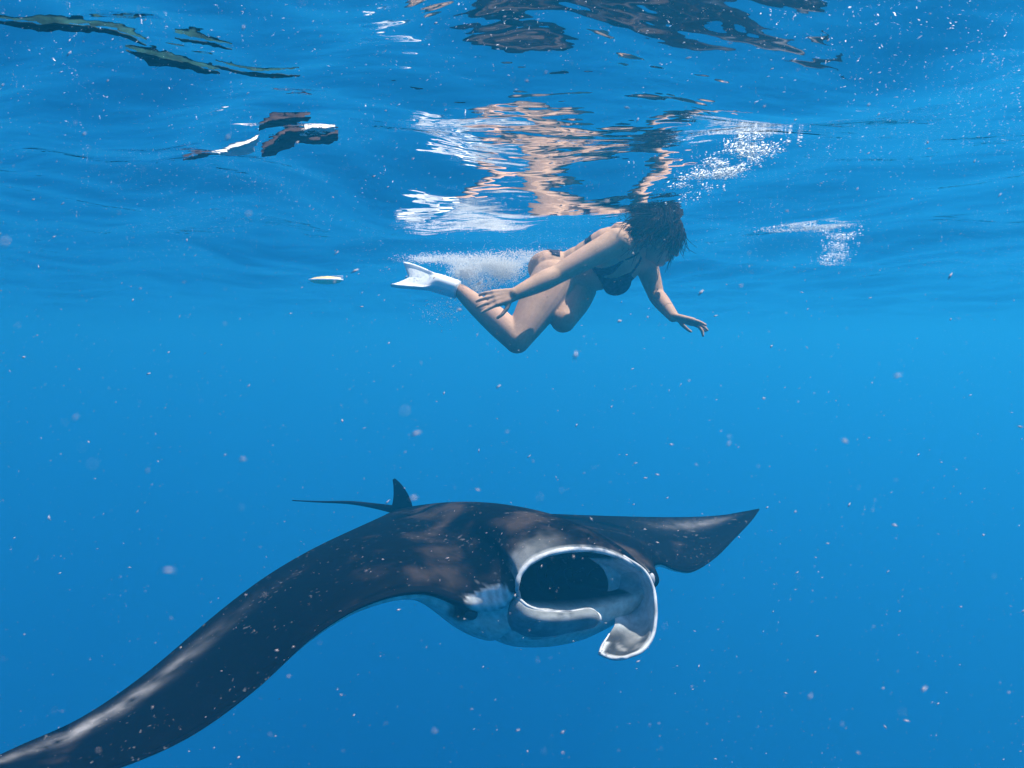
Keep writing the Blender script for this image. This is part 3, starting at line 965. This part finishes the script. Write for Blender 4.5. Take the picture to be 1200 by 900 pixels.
# marine snow
V, Fc = [], []
for k in range(15000):
    y = .12 + 5.9 * random.random() ** .62
    x = random.uniform(-.85, .85) * y + random.gauss(0, .2)
    z = random.uniform(-.72 * y, .52 * y) - CAM_DEPTH - .05 * y
    if z > wq(x, y) - .02: continue
    r = .0005 + .0017 * random.random() ** 5
    if y < .8: r *= .28 + .62 * y
    R = Matrix.Rotation(random.gauss(-.55, .5), 3, 'Y')
    octa(V, Fc, (x, y, z), r, (random.uniform(.9, 3.0), .7, random.uniform(.4, .8)), R)
ms = mesh_obj('marine_snow', V, Fc, M_SNOW)
tag(ms, 'pale specks of plankton drifting through the water', kind='stuff')

# added strips standing in for reflection-like streaks of unknown source
M_STREAK = mat_plain('green_streak', (0.012, 0.045, 0.040), 0.7, 0.1, 0.7, 18, 0.3)
M_STREAKB = mat_plain('brown_streak', (0.050, 0.030, 0.028), 0.7, 0.1, 0.6, 18, 0.3)
M_STREAKW = mat_plain('white_streak', (0.75, 0.70, 0.66), 0.7, 0.1, 0.2, 18, 0.3)
def streak_strip(name, line, width, mat, parent=None):
    """A ragged flat blade just under the waves, standing in for a mirrored streak."""
    c = spline([list(surf(*q)) for q in line], 40)
    V, Fc = [], []
    for s_ in (0, 1):
        for i in range(40):
            t = i / 39.0
            tan = Vector(c[min(39, i + 1)] - c[max(0, i - 1)]).normalized(); nv = Vector((-tan.y, tan.x, 0))
            for k in range(7):
                e = (k / 6.0 - .5) * 2
                w_ = width * max(.02, math.sin(math.pi * t)) ** .8 * (1 + .9 * fbm((c[i][0], c[i][1], e * .3 + 5), 14.0))
                p = Vector(c[i]) + nv * (e * w_)
                p.z = wq(p.x, p.y) - .006 - .003 * s_ + .004 * fbm(p, 20.0)
                V.append(p)
    o = 280
    for i in range(39):
        for k in range(6):
            a = i * 7 + k
            Fc.append((a, a + 1, a + 8, a + 7)); Fc.append((o + a, o + a + 7, o + a + 8, o + a + 1))
        a = i * 7; Fc.append((a, a + 7, o + a + 7, o + a)); a += 6; Fc.append((a, o + a, o + a + 7, a + 7))
    return mesh_obj(name, V, Fc, mat, parent)
wg = empty('streak_standin', surf(200, 80))
tag(wg, 'added dark green strips standing in for a reflection-like streak at the surface', 'streak_standin')
for ln_, w_ in (([(-10, 34), (60, 45), (120, 55), (172, 72)], .018), ([(148, 78), (200, 92), (258, 98)], .030), ([(252, 90), (300, 96), (352, 100)], .016), ([(205, 57), (240, 61), (272, 66)], .010)):
    streak_strip('streak_strip', ln_, w_, M_STREAK, wg)
wb = empty('streak_standin', surf(340, 175))  # added too: brown and white strips in place of a mirrored patch
tag(wb, 'added dark brown and white strips standing in for a reflection-like patch near the surface', 'streak_standin')
for ln_, w_, m_ in (([(304, 170), (330, 158), (364, 152)], .036, M_STREAKB), ([(308, 198), (345, 183), (388, 174)], .052, M_STREAKB), ([(350, 188), (375, 186), (396, 176)], .035, M_STREAKB),
                    ([(215, 206), (240, 200), (262, 196)], .025, M_STREAKB), ([(248, 198), (275, 191), (304, 179)], .040, M_STREAKW), ([(352, 181), (372, 174), (392, 169)], .028, M_STREAKW)):
    streak_strip('streak_strip', ln_, w_, m_, wb)

# small pale float far behind at the surface
fc = P(382, 328.5, 8.0)
fl = empty('float', fc)
tag(fl, 'small pale yellow float lying at the surface well behind the raised foot', 'float')
V, Fc = ball(fc, .17, 24, (1.0, .5, .24)); mesh_obj('hull', V, Fc, M_FLOAT, fl)
ring = [fc + V3(.172 * math.cos(a), .087 * math.sin(a), .004) for a in np.linspace(0, 2 * math.pi, 36, endpoint=False)]
V, Fc = tube(ring, .009, 8, closed=True); mesh_obj('seam_band', V, Fc, M_FINW, fl)
